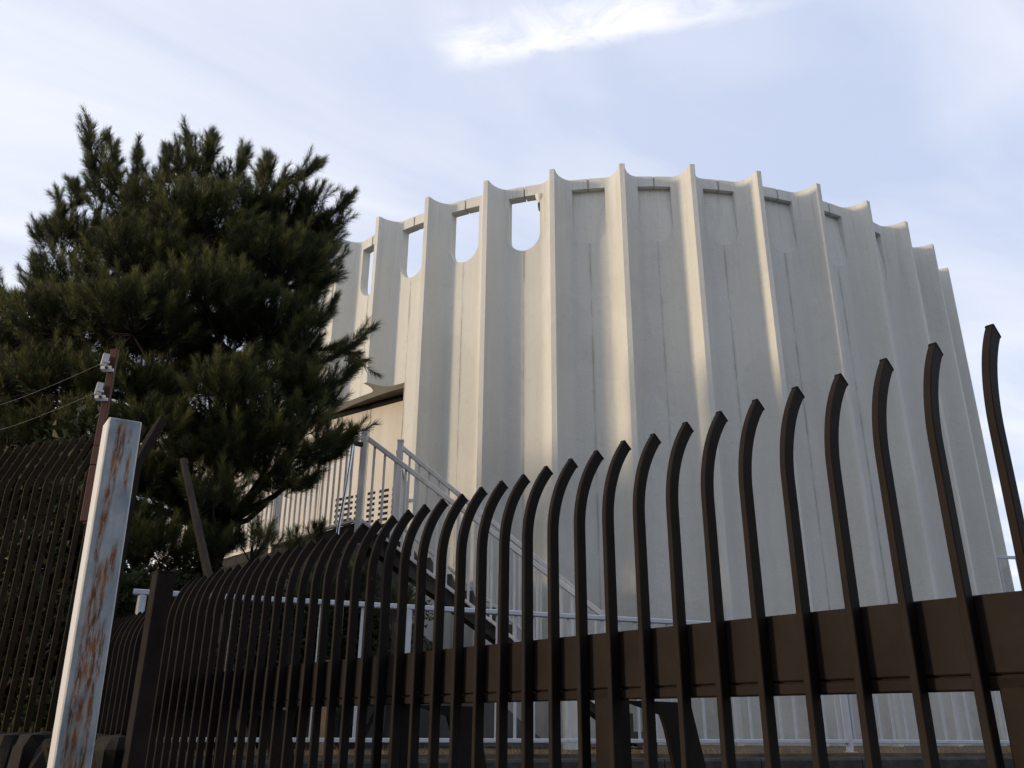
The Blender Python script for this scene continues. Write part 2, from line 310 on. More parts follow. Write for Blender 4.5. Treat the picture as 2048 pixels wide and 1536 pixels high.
def npmesh(name, V, F, m, parent=None, smooth=False):
    me = bpy.data.meshes.new(name); k = F.shape[1]
    me.vertices.add(len(V)); me.vertices.foreach_set('co', V.astype(np.float32).ravel())
    me.loops.add(F.size); me.loops.foreach_set('vertex_index', F.astype(np.int32).ravel())
    me.polygons.add(len(F)); me.polygons.foreach_set('loop_start', np.arange(0, F.size, k, dtype=np.int32))
    me.update(calc_edges=True); me.materials.append(m)
    o = bpy.data.objects.new(name, me); C.objects.link(o)
    if parent is not None: o.parent = parent
    return o
def Z(z): return z+EYE
exec_marker = 0

# ------------------------------------------------------------------ ground and terrace
g = MB(); g.add([(-400, -200, 0), (400, -200, 0), (400, 800, 0), (-400, 800, 0)], [(0, 1, 2, 3)])
tag(g.build("ground", M_asph), kind='structure')
TZ = Z(-.21)
RD = Vector((4.97, 1.92, 0)).normalized(); RP = Vector((0, 7.88, 0))        # line of the silver railing
RNn = Vector((RD.y, -RD.x, 0))                                            # towards the street
A0 = RP+RNn*.30-RD*3.05; A1 = RP+RNn*.30+RD*60
Lend = Vector((-2.80, 6.10, 0)); Ldir = Vector((-.918, .396, 0))
poly = [(Lend+Ldir*60), Lend+Vector((.12, -.10, 0)), Vector((A0.x, A0.y, 0)), A1, Vector((120, 140, 0)), Vector((-120, 140, 0))]
t = MB(); t.prism([Vector((p.x, p.y, -.02)) for p in poly], (0, 0, TZ+.02)); tag(t.build("terrace_ground", M_earth), kind='structure')
# kerb of the terrace along the railing and the rough stone footing under the left fence
k = MB()
x = -3.0; i = 0
while x < 24:
    ln = .9+.25*rng.random(); p = RP+RNn*.36+RD*x
    k.prism([Vector((*(p+RD*.008+RNn*q[0]).xy, TZ+q[1])) for q in ((-.14, -.5), (.10, -.5), (.10, -.055), (.085, -.035), (-.13, -.03))], RD*(ln-.012)); x += ln; i += 1
tag(k.build("terrace_kerb", M_curb), "grey stone kerb course running below the silver railing", "kerb")
k = MB(); x = -.25; n_ = Vector((.396, .918, 0))
def stone(c, sx, sy, sz, rot):
    vs_ = []; nu_, nv_ = 10, 6
    ph = rng.random(3)*6
    for j in range(nv_+1):
        th = math.pi*j/nv_
        for i in range(nu_):
            a_ = 2*math.pi*i/nu_; d_ = Vector((math.sin(th)*math.cos(a_), math.sin(th)*math.sin(a_), math.cos(th)))
            e_ = [math.copysign(abs(q)**.55, q) for q in d_]; r_ = 1+.10*math.sin(3*a_+ph[0])*math.sin(th)+.16*rng.normal()*math.sin(th)
            x_, y_ = e_[0]*sx*r_, e_[1]*sy*r_
            vs_.append((c.x+x_*math.cos(rot)-y_*math.sin(rot), c.y+x_*math.sin(rot)+y_*math.cos(rot), c.z+e_[2]*sz))
    k.add(vs_, [(j*nu_+i, (j+1)*nu_+i, (j+1)*nu_+(i+1) % nu_, j*nu_+(i+1) % nu_) for j in range(nv_) for i in range(nu_)], False)
for row, zc in enumerate((.28, .80, 1.24)):
    x = -.3-.1*row
    while x < 7:
        ln = .06+.08*rng.random(); hz = .22+.10*rng.random() if row < 2 else .22+.05*rng.random()
        stone(Lend+Ldir*(x+ln)+Vector((0, 0, zc+.03*rng.random()))-n_*(.02*rng.random()), ln*1.12, .20+.05*rng.random(), hz+.05, math.atan2(Ldir.y, Ldir.x)); x += ln*1.9
tag(k.build("rock_footing", M_rock), "rough dark rock footing under the tall curved fence on the left", "stone wall")

# ------------------------------------------------------------------ the round ribbed building
BC = Vector((2.384, 19.78, 0)); RW = 7.48; PR = .38; DT = 2*math.pi/42; T0 = -2.393; HT = 8.75; ZB = 7.47; ZS = 7.80; ZL = 8.55; TH = .17
bld = empty("round_concrete_building", BC, "pale round concrete building with tall fin-like ribs and cut-out openings under its rim", "building")
def panel_mesh(zbot):
    g_ = .5-.0017; gl_ = .5-.011
    def tb(z):
        if z <= ZB: return g_
        if z < ZS: c_ = (ZS-z)/(ZS-ZB); return max(.25, min(g_, .5-.25*math.sqrt(max(0, 1-c_*c_))))
        return .25
    zs = [zbot]+[q for q in (1.5, 3., 4.5, 5.8, 7.) if q > zbot+.3-0 and q > zbot]+[ZB-.001]
    arc = [ZS-(ZS-ZB)*math.cos(a*math.pi/2/9) for a in range(1, 10)]
    zs += arc+[ZL, HT]
    half = []                                                   # t > 0 side from the rib outwards
    rw = .040
    half += [0., rw-.006, rw]
    for a in range(1, 11): half.append(rw+(.25-rw)*(a/10)**1.25)
    ts0 = half                                                  # last = .25, then tb(z), then .5
    def prot(t_):
        a = abs(t_)
        if a <= rw-.006: return PR
        if a <= rw: return PR-.008
        q = min(1, (a-rw)/(.25-rw)); b_ = 1-q
        return (PR-.03)*(1-math.sqrt(max(0, 1-b_**2)))*.8+(PR-.03)*.2*b_**2.2
    V = []; U = []; cols = len(ts0)+2; rows = len(zs)
    def vid(side, r, c_): return ((side*rows+r)*cols+c_)
    F = []; FS = []
    B0 = None
    Vf = {}; verts = []; uvs = []
    def vert(sgn, r, c_, back):
        key = (sgn if c_ else 0, r, c_, back)
        if key in Vf: return Vf[key]
        z = zs[r]; t_ = ts0[c_] if c_ < len(ts0) else (tb(z) if c_ == len(ts0) else gl_)
        R_ = RW-TH if back else RW+prot(t_)
        an = sgn*t_*DT*(1.0); verts.append((R_*math.cos(an), R_*math.sin(an), z)); uvs.append(sgn*t_)
        Vf[key] = len(verts)-1; return Vf[key]
    for sgn in (1, -1):
        for r in range(rows-1):
            lintel = zs[r] >= ZL-1e-6
            for c_ in range(cols-1):
                if c_ == len(ts0):
                    if not lintel: continue
                if c_ == len(ts0)-1 and tb(zs[r]) <= .2501 and tb(zs[r+1]) <= .2501: continue
                for back in (0, 1):
                    q = [vert(sgn, r, c_, back), vert(sgn, r, c_+1, back), vert(sgn, r+1, c_+1, back), vert(sgn, r+1, c_, back)]
                    if (sgn < 0) != bool(back): q = q[::-1]
                    F.append(q); FS.append(not back)
    # merge coincident points (columns .25 and tb where they meet), then close the rim
    mp = {}; idx = []
    nv = []; nu = []
    for v_, u_ in zip(verts, uvs):
        k_ = (round(v_[0], 5), round(v_[1], 5), round(v_[2], 5))
        if k_ not in mp: mp[k_] = len(nv); nv.append(v_); nu.append(u_)
        idx.append(mp[k_])
    FF = []; FSS = []
    for q, s_ in zip(F, FS):
        q = [idx[i_] for i_ in q]; qq = []
        for i_ in q:
            if i_ not in qq: qq.append(i_)
        if len(qq) > 2: FF.append(qq); FSS.append(s_)
    # back/front pairing: same (t,z), other radius
    def tz(v_): return (round(math.atan2(v_[1], v_[0]), 5), round(v_[2], 5))
    R_of = {}
    for i_, v_ in enumerate(nv): R_of.setdefault(tz(v_), []).append(i_)
    pair = {}
    for ks, li in R_of.items():
        if len(li) == 2: pair[li[0]] = li[1]; pair[li[1]] = li[0]
    ec = {}
    for q, s_ in zip(FF, FSS):
        if not s_: continue
        for a, b in zip(q, q[1:]+q[:1]): ec[(a, b)] = 1
    side = []
    for (a, b) in ec:
        if (b, a) not in ec and a in pair and b in pair: side.append([b, a, pair[a], pair[b]])
    nF = len(FF)
    me = bpy.data.meshes.new("wall_panel"); me.from_pydata(nv, [], FF+side)
    me.polygons.foreach_set('use_smooth', [True]*len(me.polygons)); me.set_sharp_from_angle(angle=rad(38))
    uvl = me.uv_layers.new(name="UVMap")
    for lp in me.loops: uvl.data[lp.index].uv = (nu[lp.vertex_index], 0)
    me.materials.append(MC); return me
PM = panel_mesh(Z(-.45)-Z(0)+0.0)           # heights here are relative to the eye level; the object sits at z = EYE
PMU = panel_mesh(5.44)
for kk in range(-5, 18):
    o = bpy.data.objects.new("wall_panel", PMU if kk <= 1 else PM); C.objects.link(o); o.parent = bld
    o.location = (0, 0, EYE); o.rotation_euler = (0, 0, T0+kk*DT)
# blind niches on the right part, a slanted plate inside each opening
inf = MB()
for sg in (0,):
    pts = []
    for a in range(13):
        ph = -math.pi/2+math.pi*a/12; pts.append((.255*math.sin(ph), ZS-(ZS-ZB+.004)*math.cos(ph)))
    pts += [(.255, ZL+.01), (-.255, ZL+.01)]
    def pos(t_, z, R_): an = t_*DT; return (R_*math.cos(an), R_*math.sin(an), z)
    fr = [pos(t_, z, RW-.008-.085*max(0, (z-ZB)/(ZL-ZB))) for t_, z in pts]; bk = [pos(t_, z, RW-.15) for t_, z in pts]
    n = len(pts); inf.add(fr+bk, [list(range(n)), list(range(n, 2*n))[::-1]]+[((i+1) % n, i, n+i, n+(i+1) % n) for i in range(n)])
inf0 = inf.build("niche_plate", MC, bld); inf0.location = (0, 0, EYE); inf0.rotation_euler = (0, 0, T0+4.5*DT)
for kk in range(5, 17): inst(inf0, bld, (0, 0, EYE), (0, 0, T0+(kk+.5)*DT))
jt = MB(); jt.box(RW-.06, RW-.004, -.022, .022, -.45, 7.455); js = jt.build("joint_sealant", M_seal, bld); js.location = (0, 0, EYE); js.rotation_euler = (0, 0, T0+1.5*DT)
for kk in range(2, 17): inst(js, bld, (0, 0, EYE), (0, 0, T0+(kk+.5)*DT))
jt = MB(); jt.box(RW-.06, RW-.004, -.022, .022, 5.45, 7.455); js = jt.build("joint_sealant", M_seal, bld); js.location = (0, 0, EYE); js.rotation_euler = (0, 0, T0+.5*DT)
for kk in range(-4, 0): inst(js, bld, (0, 0, EYE), (0, 0, T0+(kk+.5)*DT))
jt = MB(); jt.box(RW-.12, RW-.012, -.03, .03, 8.552, 8.742); js = jt.build("joint_sealant", M_seal, bld); js.location = (0, 0, EYE); js.rotation_euler = (0, 0, T0+4.5*DT)
for kk in range(5, 17): inst(js, bld, (0, 0, EYE), (0, 0, T0+(kk+.5)*DT))
fa = T0+3.738*DT; fq = Vector((BC.x+(RW-.03)*math.cos(fa), BC.y+(RW-.03)*math.sin(fa), Z(8.545)))
fx_ = empty("lamp_fitting", fq, "small lamp fitting with a dark stem hanging in the corner of the rightmost open slot", "lamp")
jt = MB(); jt.tube([(0, 0, 0), (0, 0, -.05), (0, 0, -.13), (0, 0, -.16)], [.075, .07, .038, .03], 12); jt.build("housing", M_white, fx_).location = (0, 0, 0)
jt = MB(); jt.tube([(.0, 0, -.165), (.0, 0, -.20), (.005, 0, -.31)], [.026, .030, .020], 10); jt.build("stem", M_black, fx_).location = (0, 0, 0)
# inner wall that closes the joints, roof behind the openings, underside above the entrance
def arc_wall(R0, R1, k0, k1, z0, z1, n=2):
    b = MB(); P_ = []
    m_ = int((k1-k0)*n)
    A_ = [T0+(k0+(k1-k0)*i/m_)*DT for i in range(m_+1)]
    pl = [(R1*math.cos(a), R1*math.sin(a)) for a in A_]; pi = [(R0*math.cos(a), R0*math.sin(a)) for a in A_]
    for i in range(m_):
        q = [pl[i], pl[i+1], pi[i+1], pi[i]]
        b.add([(x, y, z) for z in (z0, z1) for x, y in q], [(0, 3, 2, 1), (4, 5, 6, 7), (0, 1, 5, 4), (2, 3, 7, 6)], False)
    b.add([(*pl[0], z0), (*pi[0], z0), (*pi[0], z1), (*pl[0], z1)], [(0, 1, 2, 3)]); b.add([(*pl[-1], z0), (*pi[-1], z0), (*pi[-1], z1), (*pl[-1], z1)], [(3, 2, 1, 0)])
    return b
b = arc_wall(RW-TH-.10, RW-TH-.003, 1.5, 17.5, -.5, 7.2); o = b.build("inner_wall", M_seal, bld); o.location = (0, 0, EYE)
b = arc_wall(RW-TH-.10, RW-TH-.003, 4.28, 17.5, 7.2, 8.70); o = b.build("inner_wall", M_seal, bld); o.location = (0, 0, EYE)
b = arc_wall(RW-TH-.10, RW-TH-.003, -5.5, 1.48, 5.47, 7.2); o = b.build("inner_wall", M_seal, bld); o.location = (0, 0, EYE)
b = arc_wall(5.6, RW-TH-.002, -5.5, 1.5, 5.455, 5.60); o = b.build("soffit", M_soff, bld); o.location = (0, 0, EYE)
b = arc_wall(RW-TH-.11, RW-TH-.003, 17.6, 36.4, -.5, 7.3, 1); o = b.build("rear_wall", MC, bld); o.location = (0, 0, EYE)
b = MB(); nn_ = 48; b.prism([((RW-TH-.12)*math.cos(2*math.pi*i/nn_), (RW-TH-.12)*math.sin(2*math.pi*i/nn_), 7.0) for i in range(nn_)], (0, 0, .18)); o = b.build("roof", M_greyc, bld); o.location = (0, 0, EYE)
# entrance wall set back under the rim: flat panels with open joints
E0 = Vector((-1.93, 14.20, 0)); ED = Vector((-.810, .586, 0)).normalized(); EN = Vector((-ED.y, ED.x, 0)); 
if EN.y > 0: EN = -EN
eb = MB(); xs = [-.42, .77, 1.95, 3.1, 4.3, 5.5, 6.7]
for a, b_ in zip(xs, xs[1:]):
    p = E0+ED*(a+.007); q = E0+ED*(b_-.007)
    eb.prism([Vector((*p.xy, Z(-.3))), Vector((*q.xy, Z(-.3))), Vector((*q.xy, Z(5.453))), Vector((*p.xy, Z(5.453)))], -EN*.15)
o = eb.build("entrance_wall", M_entr, bld)
eb = MB(); p = E0+ED*-.5-EN*.155; q = E0+ED*6.8-EN*.155
eb.prism([Vector((*p.xy, Z(-.3))), Vector((*q.xy, Z(-.3))), Vector((*q.xy, Z(5.44))), Vector((*p.xy, Z(5.44)))], -EN*.2); eb.build("wall_core", M_seal, bld)
eb = MB(); p = E0+ED*-.3+EN*.006; q = E0+ED*6.6+EN*.006       # dark strip painted in for the shaded recess at the wall head
eb.prism([Vector((*p.xy, Z(5.33))), Vector((*q.xy, Z(5.33))), Vector((*q.xy, Z(5.452))), Vector((*p.xy, Z(5.452)))], -EN*.03); eb.build("head_gap_shade", M_void, bld)
# flat roof block that carries on to the left of the drum
eb = MB(); q0 = E0+ED*5.2; q1 = E0+ED*9.5
eb.prism([Vector((*(q0+EN*.9).xy, Z(5.45))), Vector((*(q1+EN*.9).xy, Z(5.45))), Vector((*(q1-EN*6).xy, Z(5.45))), Vector((*(q0-EN*6).xy, Z(5.45)))], (0, 0, .35)); eb.build("canopy", MC, bld)
# louvres
lv = MB()
for (x0, x1) in ((.52, .70), (.80, 1.0), (1.06, 1.26), (1.32, 1.50), (-.05, .12), (.20, .42)):
    for r in range(8):
        z0 = 3.02+r*.10
        p = E0+ED*x0+EN*.004; q = E0+ED*x1+EN*.004
        lv.prism([Vector((*p.xy, Z(z0))), Vector((*q.xy, Z(z0))), Vector((*q.xy, Z(z0+.048))), Vector((*p.xy, Z(z0+.048)))], -EN*.03)
lv.build("louvre", M_void, bld)

# ------------------------------------------------------------------ main fence (curved dark bars)
FA = rad(-39.5); FD = Vector((math.sin(FA), math.cos(FA), 0)); FN = Vector((math.cos(FA), -math.sin(FA), 0)); FS_ = .125; FDIST = FS_/.068; FU0 = .424*FDIST
def fp(u, off, z): v = FN*(FDIST+off)+FD*u; return Vector((v.x, v.y, z))
fence = empty("curved_bar_fence", fp(3, .1, 0), "dark bronze fence of inward curving bars with a deep rail across the foreground", "fence")
def curved_bar(w_, d, z0, zb, R_, ang, straight=0.):
    # local: x along the fence, y inward, z up; front edge at y=0
    prof = [(0, z0), (0, zb)]
    n = 14
    for i in range(1, n+1):
        a = ang*i/n; prof.append((R_*(1-math.cos(a)), zb+R_*math.sin(a)))
    if straight: prof.append((prof[-1][0]+straight*math.sin(ang), prof[-1][1]+straight*math.cos(ang)))
    tang = [0, 0]+[ang*i/n for i in range(1, n+1)]+([ang] if straight else [])
    b = MB(); c = .0022
    sec = [(-w_/2+c, 0), (w_/2-c, 0), (w_/2, c), (w_/2, d-c), (w_/2-c, d), (-w_/2+c, d), (-w_/2, d-c), (-w_/2, c)]
    vs_ = []
    for (y, z), a in zip(prof, tang):
        for sx_, sy in sec: vs_.append((sx_, y+sy*math.cos(a), z-sy*math.sin(a)))
    m_ = 8; P_ = len(prof)
    f = [(i*m_+k_, i*m_+(k_+1) % m_, (i+1)*m_+(k_+1) % m_, (i+1)*m_+k_) for i in range(P_-1) for k_ in range(m_)]
    f += [tuple(range(m_))[::-1], tuple(range((P_-1)*m_, P_*m_))]
    b.add(vs_, f, True); 
    # slightly proud end cap
    y, z = prof[-1]; a = tang[-1]; e = .0015
    cap = [(sx_*(1+e*60), y+(sy+(e if sy > d/2 else -e))*math.cos(a), z-(sy+(e if sy > d/2 else -e))*math.sin(a)) for sx_, sy in sec]
    b.prism([Vector(q) for q in cap], (0, .003*math.sin(a), .003*math.cos(a)))
    return b
frot = math.atan2(FD.y, FD.x)+math.pi     # local +x = -FD, local +y = inward
cb0 = curved_bar(.0185, .037, -1.5, .575, .42, rad(40)).build("bar", M_dark, fence, sharp=30)
def bar_at(u, dz=0, first=False):
    p = fp(u+.00925, 0, EYE+dz)-fence.location
    if first: cb0.location = p; cb0.rotation_euler = (0, 0, frot); return cb0
    return inst(cb0, fence, p+Vector((0, 0, rng.normal(0, .0022))), (rng.normal(0, .0022), rng.normal(0, .0016), frot+rng.normal(0, .012)))
bar_at(FU0-2*FS_, first=True)
for n_ in range(-1, 39): bar_at(FU0+n_*FS_)
for n_ in range(1, 11): bar_at(5.97+n_*.115, -.12)
RO = .0395
def frail(u0, u1, z0, z1, off, th, name, dz=0):
    b = MB(); b.beam(fp(u0, off+th/2, Z((z0+z1)/2+dz)), fp(u1, off+th/2, Z((z0+z1)/2+dz)), th, z1-z0, b2=.003); return b.build(name, M_dark, fence, origin=None)
def fix(o): o.location = -fence.location; return o
fix(frail(.0, 5.45, .104, .258, RO, .045, "top_rail")); fix(frail(.0, 5.60, .074, .1005, RO, .05, "rail_channel"))
fix(frail(6.0, 7.1, .0, .16, RO, .045, "top_rail", -.2)); fix(frail(.0, 7.1, -1.38, -1.30, RO, .045, "bottom_rail"))
fix(frail(.0, 5.44, .094, .112, RO+.012, .02, "rail_seal"))
for u in (.728, 1.853, 2.95, 4.62):
    b = MB(); b.beam(fp(u, RO+.035, 0), fp(u, RO+.035, Z(.0995)), .076, .07, up=FN, b2=.003)
    fix(b.build("post", M_dark, fence))
    br = [(.10, .079), (.17, .064), (.226, .049), (.262, .039), (.278, .001), (.31, -.106), (.60, -1.6), (.76, -1.6), (.453, -.109), (.401, .060), (.385, .0735), (.10, .0735)]
    br = [(.10, .073), (.262, .036), (.278, .0), (.308, -.106), (.60, -1.6), (.76, -1.6), (.453, -.109), (.404, .058), (.392, .073)]
    b = MB(); b.prism([fp(u-.022, q[0], Z(q[1])) for q in br], FD*.012); fix(b.build("brace", M_dark, fence))
b = MB(); b.beam(fp(5.91, .055, 0), fp(5.91, .055, Z(.925)), .115, .12, up=FN, b2=.004); b.beam(fp(5.91, .055, Z(.9255)), fp(5.91, .055, Z(.934)), .122, .127, up=FN, b2=.003)
fix(b.build("corner_post", M_dark, fence))

# ------------------------------------------------------------------ left fence (taller, bars with a straight bent head)
LSC = 1.15
lf = empty("tall_bent_bar_fence", Vector((-3.89, 6.685, Z(-.09))), "tall dark fence with bars bent over at the top behind the rusty white post", "fence")
lrot = math.atan2(-.396, .918)
lb = curved_bar(.012, .046, -.02, 1.82, .25, rad(22.6), .40).build("bar", M_left, lf, sharp=30)
LD = Vector((.918, -.396, 0)); sp_l = .0943*LSC
first = True
for n_ in range(-14, 11):
    p = LD*(n_*sp_l+.0)
    if first: lb.location = p; lb.rotation_euler = (0, 0, lrot); first = False
    else: inst(lb, lf, p, (0, 0, lrot))
LNn = Vector((.396, .918, 0))
for (z, h) in ((.03, .05),):
    b = MB(); b.beam(LD*-1.6+LNn*.075+Vector((0, 0, z)), LD*1.15+LNn*.075+Vector((0, 0, z)), .03, h); b.build("cross_rail", M_left, lf).location = (0, 0, 0)
pb = curved_bar(.04, .07, -.02, 1.86, .25, rad(22.6), .42).build("end_post", M_dark, lf, sharp=30); pb.location = LD*1.13; pb.rotation_euler = (0, 0, lrot)

# ------------------------------------------------------------------ rusty white post, brown pole with insulators and wires
c0 = Vector((-1.543, 3.143, 0)); ax = Vector((.093, .063, 0)).normalized(); ay = Vector((-ax.y, ax.x, 0))
wp = MB(); c_ = .006; W_ = .120; D_ = .122; H_ = Z(1.09)
sec = [(c_, 0), (W_-c_, 0), (W_, c_), (W_, D_-c_), (W_-c_, D_), (c_, D_), (0, D_-c_), (0, c_)]
rows_ = [0., .5, 1., 1.5, 2., 2.4, H_-.004]
wp.add([(x, y, z) for z in rows_ for x, y in sec]+[(x*.97+.0015, y*.97+.0015, H_) for x, y in sec], [(i*8+k_, i*8+(k_+1) % 8, (i+1)*8+(k_+1) % 8, (i+1)*8+k_) for i in range(len(rows_)) for k_ in range(8)]+[tuple(range(len(rows_)*8, len(rows_)*8+8))])
o = wp.build("steel_post", MR)
o.location = (c0.x+.06, c0.y, 0); o.rotation_euler = (0, rad(-1.5), math.atan2(ax.y, ax.x))
tag(o, "white painted square steel post streaked with rust, leaning slightly left", "post")
pole = empty("insulator_pole", (-1.65, 3.262, Z(.72)), "narrow brown pole with two white insulators clamped to the rusty post", "pole")
pm = MB(); pm.beam((.013, 0, 0), (.0095, 0, .22), .030, .020, up=Vector((0, 1, 0)), b2=.002); pm.beam((.0094, 0, .224), (.008, 0, .30), .030, .020, up=Vector((0, 1, 0)), b2=.002)
pm.beam((.008, 0, .303), (.001, 0, .72), .029, .019, up=Vector((0, 1, 0)), b2=.002)
pm.beam((.004, .012, .0), (.07, .012, .02), .02, .03)
pm.build("shaft", M_brown, pole).location = (0, 0, 0)
wire_ends = []
for (X, Y, X2, Y2) in ((213, 722, 0, 787), (201, 780, 0, 836)):
    q = aty(X, Y, 3.235); q = q-pole.location
    mb = MB(); mb.box(-.018, .006, -.012, .014, -.024, .028, Matrix.Translation(q)@Matrix.Rotation(rad(32), 4, 'Z')@Matrix.Rotation(rad(4), 4, 'Y'))
    mb.box(-.010, .012, -.016, -.012, -.012, -.004, Matrix.Translation(q)@Matrix.Rotation(rad(32), 4, 'Z'))
    ins = mb.build("insulator", M_white, pole); ins.location = (0, 0, 0)
    mb = MB(); mb.box(-.016, .032, -.018, -.012, -.042, -.029, Matrix.Translation(q)); mb.box(-.016, -.010, -.018, .02, -.042, -.029, Matrix.Translation(q)); mb.box(-.012, .03, .012, .016, -.042, -.029, Matrix.Translation(q))
    cl = mb.build("clamp", M_white, ins); cl.location = (0, 0, 0)
    mb = MB(); mb.tube([q+Vector((.014, -.0175, -.0365)), q+Vector((.014, -.022, -.0365))], [.0065, .006], 8); bt = mb.build("bolt", M_black, ins); bt.location = (0, 0, 0)
    a = q+pole.location+Vector((-.02, 0, -.012)); e = atz(X2, Y2, a.z); dv = (e-a); e = a+dv*2.2
    wire_ends.append((a, e))
for i, (a, e) in enumerate(wire_ends):
    mb = MB(); pts = [a+(e-a)*t_-Vector((0, 0, .06*math.sin(math.pi*t_))) for t_ in np.linspace(0, 1, 12)]; mb.tube(pts, [.0007]*12, 5)
    tag(mb.build("fence_wire", M_wire), "thin wire strung from the %s white insulator on the brown pole" % ("upper" if i == 0 else "lower"), "wire", "wires above the left fence")

# ------------------------------------------------------------------ silver railing along the terrace
ra = empty("terrace_railing", RP+Vector((0, 0, TZ)), "silver painted metal railing with thin balusters standing on the terrace kerb", "railing")
def R3(u, z): return RD*u+Vector((0, 0, Z(z)-TZ))
b = MB(); b.beam(R3(-3.12, .942), R3(12, .942), .062, .042, b2=.006); b.build("top_rail", M_rail, ra).location = (0, 0, 0)
b = MB(); b.beam(R3(-3.12, -.112), R3(12, -.112), .045, .034, b2=.004); b.build("bottom_rail", M_rail, ra).location = (0, 0, 0)
posts = [-3.05, -.935, 1.335, 3.605, 5.875, 8.145, 10.4]
b = MB(); b.beam((0, 0, 0), (0, 0, Z(.922)-TZ), .06, .05, up=RD, b2=.004); b.box(-.05, .05, -.045, .045, 0, .008); p0 = b.build("post", M_rail, ra)
p0.location = RD*posts[0]; rr_ = math.atan2(RD.y, RD.x); p0.rotation_euler = (0, 0, rr_-0)
b = MB(); b.beam((0, 0, Z(-.095)-TZ), (0, 0, Z(.921)-TZ), .022, .022, up=Vector((1, 0, 0)), b2=.003); bl0 = b.build("baluster", M_rail, ra); bl0.location = RD*-2.88; bl0.rotation_euler = (0, 0, rr_)
for u in posts[1:]: inst(p0, ra, RD*u)
u = -2.88+.1725; cnt = 0
while u < 11.8:
    if min(abs(u-q) for q in posts) > .06: inst(bl0, ra, RD*u); cnt += 1
    u += .1725

# ------------------------------------------------------------------ stairs, landing, railings
def zr(x): return 3.19-.742*(x+1.74)        # top rail height above the eye, near side
stair = empty("concrete_staircase", Vector((-.4, 9.9, TZ)), "weathered dark concrete staircase climbing left along the round building", "staircase")
b = MB(); n_st = 13; x0 = -1.62; run_ = .243; zt = 2.10; rise = .1785
pts = []
for i in range(n_st):
    pts.append((x0+i*run_, zt-i*rise)); pts.append((x0+(i+1)*run_, zt-i*rise))
pts.append((x0+n_st*run_, -.19)); 
low = [(x0+n_st*run_-.18, -.19), (x0, zt-.22)]
poly = [Vector((x, 9.62, Z(z))) for x, z in pts+low]; b.prism(poly, (0, .86, 0)); o = b.build("flight", M_conc, stair, origin=None); o.location = -stair.location
b = MB(); b.prism([Vector((x, 9.60, Z(z))) for x, z in ((-1.72, .0-.2), (-1.72, 1.45), (-1.40, 1.28), (-1.055, 1.006), (.43, -.19))], (0, .18, 0)); o = b.build("wing_wall", M_greyc, stair); o.location = -stair.location
A_ = Vector((-1.70, 9.60, 0)); B_ = Vector((-3.9, 11.95, 0)); B2 = Vector((-6.3, 14.5, 0))
land = MB(); land.prism([Vector((*q, Z(-.25))) for q in ((-1.74, 9.62), (-1.625, 9.63), (-1.625, 10.45), (-1.625, 14.0), (-2.6, 14.62), (-6.6, 17.4), (-7.6, 16.2), (-6.3, 14.5), (-3.9, 11.95))], (0, 0, 2.385))
tag(land.build("stone_landing", M_stone, origin=None), "grey stone block retaining wall carrying the landing at the stair head", "retaining wall")
blk = MB(); blk.beam((.62, 9.42, TZ), (.62, 9.42, Z(.25)), .16, .3, up=Vector((0, 1, 0)))
tag(blk.build("concrete_block", M_cream), "pale upright concrete block at the foot of the staircase", "block")

def railing(name, p, q, zt0, zt1, h, label, sp=.115, wt=.05, posts_=(0, 1), pw=.072, m=M_cream, extra=.03, zoff=0.):
    p = Vector((*p, Z(zt0))); q = Vector((*q, Z(zt1))); r = empty(name, Vector((p.x, p.y, Z(zt0)-h-.1)), label, "railing", None)
    def fx(o): o.location = -r.location; return o
    upv = Vector((0, 0, 1)); d = (q-p); hl = math.hypot(d.x, d.y)
    b = MB(); b.beam(p-Vector((0, 0, .03)), q-Vector((0, 0, .03)), wt, .055, b2=.005); fx(b.build("top_rail", m, r))
    b = MB(); b.beam(p-Vector((0, 0, h)), q-Vector((0, 0, h)), wt*.8, .035, b2=.004); fx(b.build("bottom_rail", m, r))
    for t_ in posts_:
        c = p+d*t_; b = MB(); b.beam(Vector((c.x, c.y, c.z-h-.12-zoff)), Vector((c.x, c.y, c.z+extra)), pw, pw, up=d.normalized(), b2=.004)
        b.beam(Vector((c.x, c.y, c.z+extra+.001)), Vector((c.x, c.y, c.z+extra+.02)), pw*1.14, pw*1.14, up=d.normalized(), b2=.004); fx(b.build("post", m, r))
    n = int(hl/sp)
    for i in range(1, n):
        t_ = i/n
        if any(abs(t_-q_)*hl < pw*.7 for q_ in posts_): continue
        c = p+d*t_; b = MB(); b.beam(Vector((c.x, c.y, c.z-h+.01)), Vector((c.x, c.y, c.z-.05)), .020, .028, up=d.normalized(), b2=.003); fx(b.build("baluster", m, r))
    return r
railing("stair_railing", (-1.72, 9.58), (1.05, 9.58), zr(-1.72), zr(1.05)+.01, 1.0, "cream steel railing on the street side of the concrete stair", sp=.125, posts_=(0, 1), zoff=.1)
railing("stair_railing", (-1.40, 10.35), (.86, 10.35), 3.30, 1.46, 1.0, "cream steel railing on the building side of the concrete stair", sp=.125, posts_=(0, .44, 1))
railing("landing_railing", (-1.79, 9.66), (-6.35, 14.62), 3.19, 3.19, 1.03, "cream railing along the outer edge of the landing behind the pine", sp=.125, posts_=(.28, .56, .84))
railing("landing_railing", (-1.44, 10.45), (-1.66, 13.9), 3.26, 3.26, 1.05, "short cream railing closing the landing towards the round building", sp=.14, posts_=(.5, 1.))
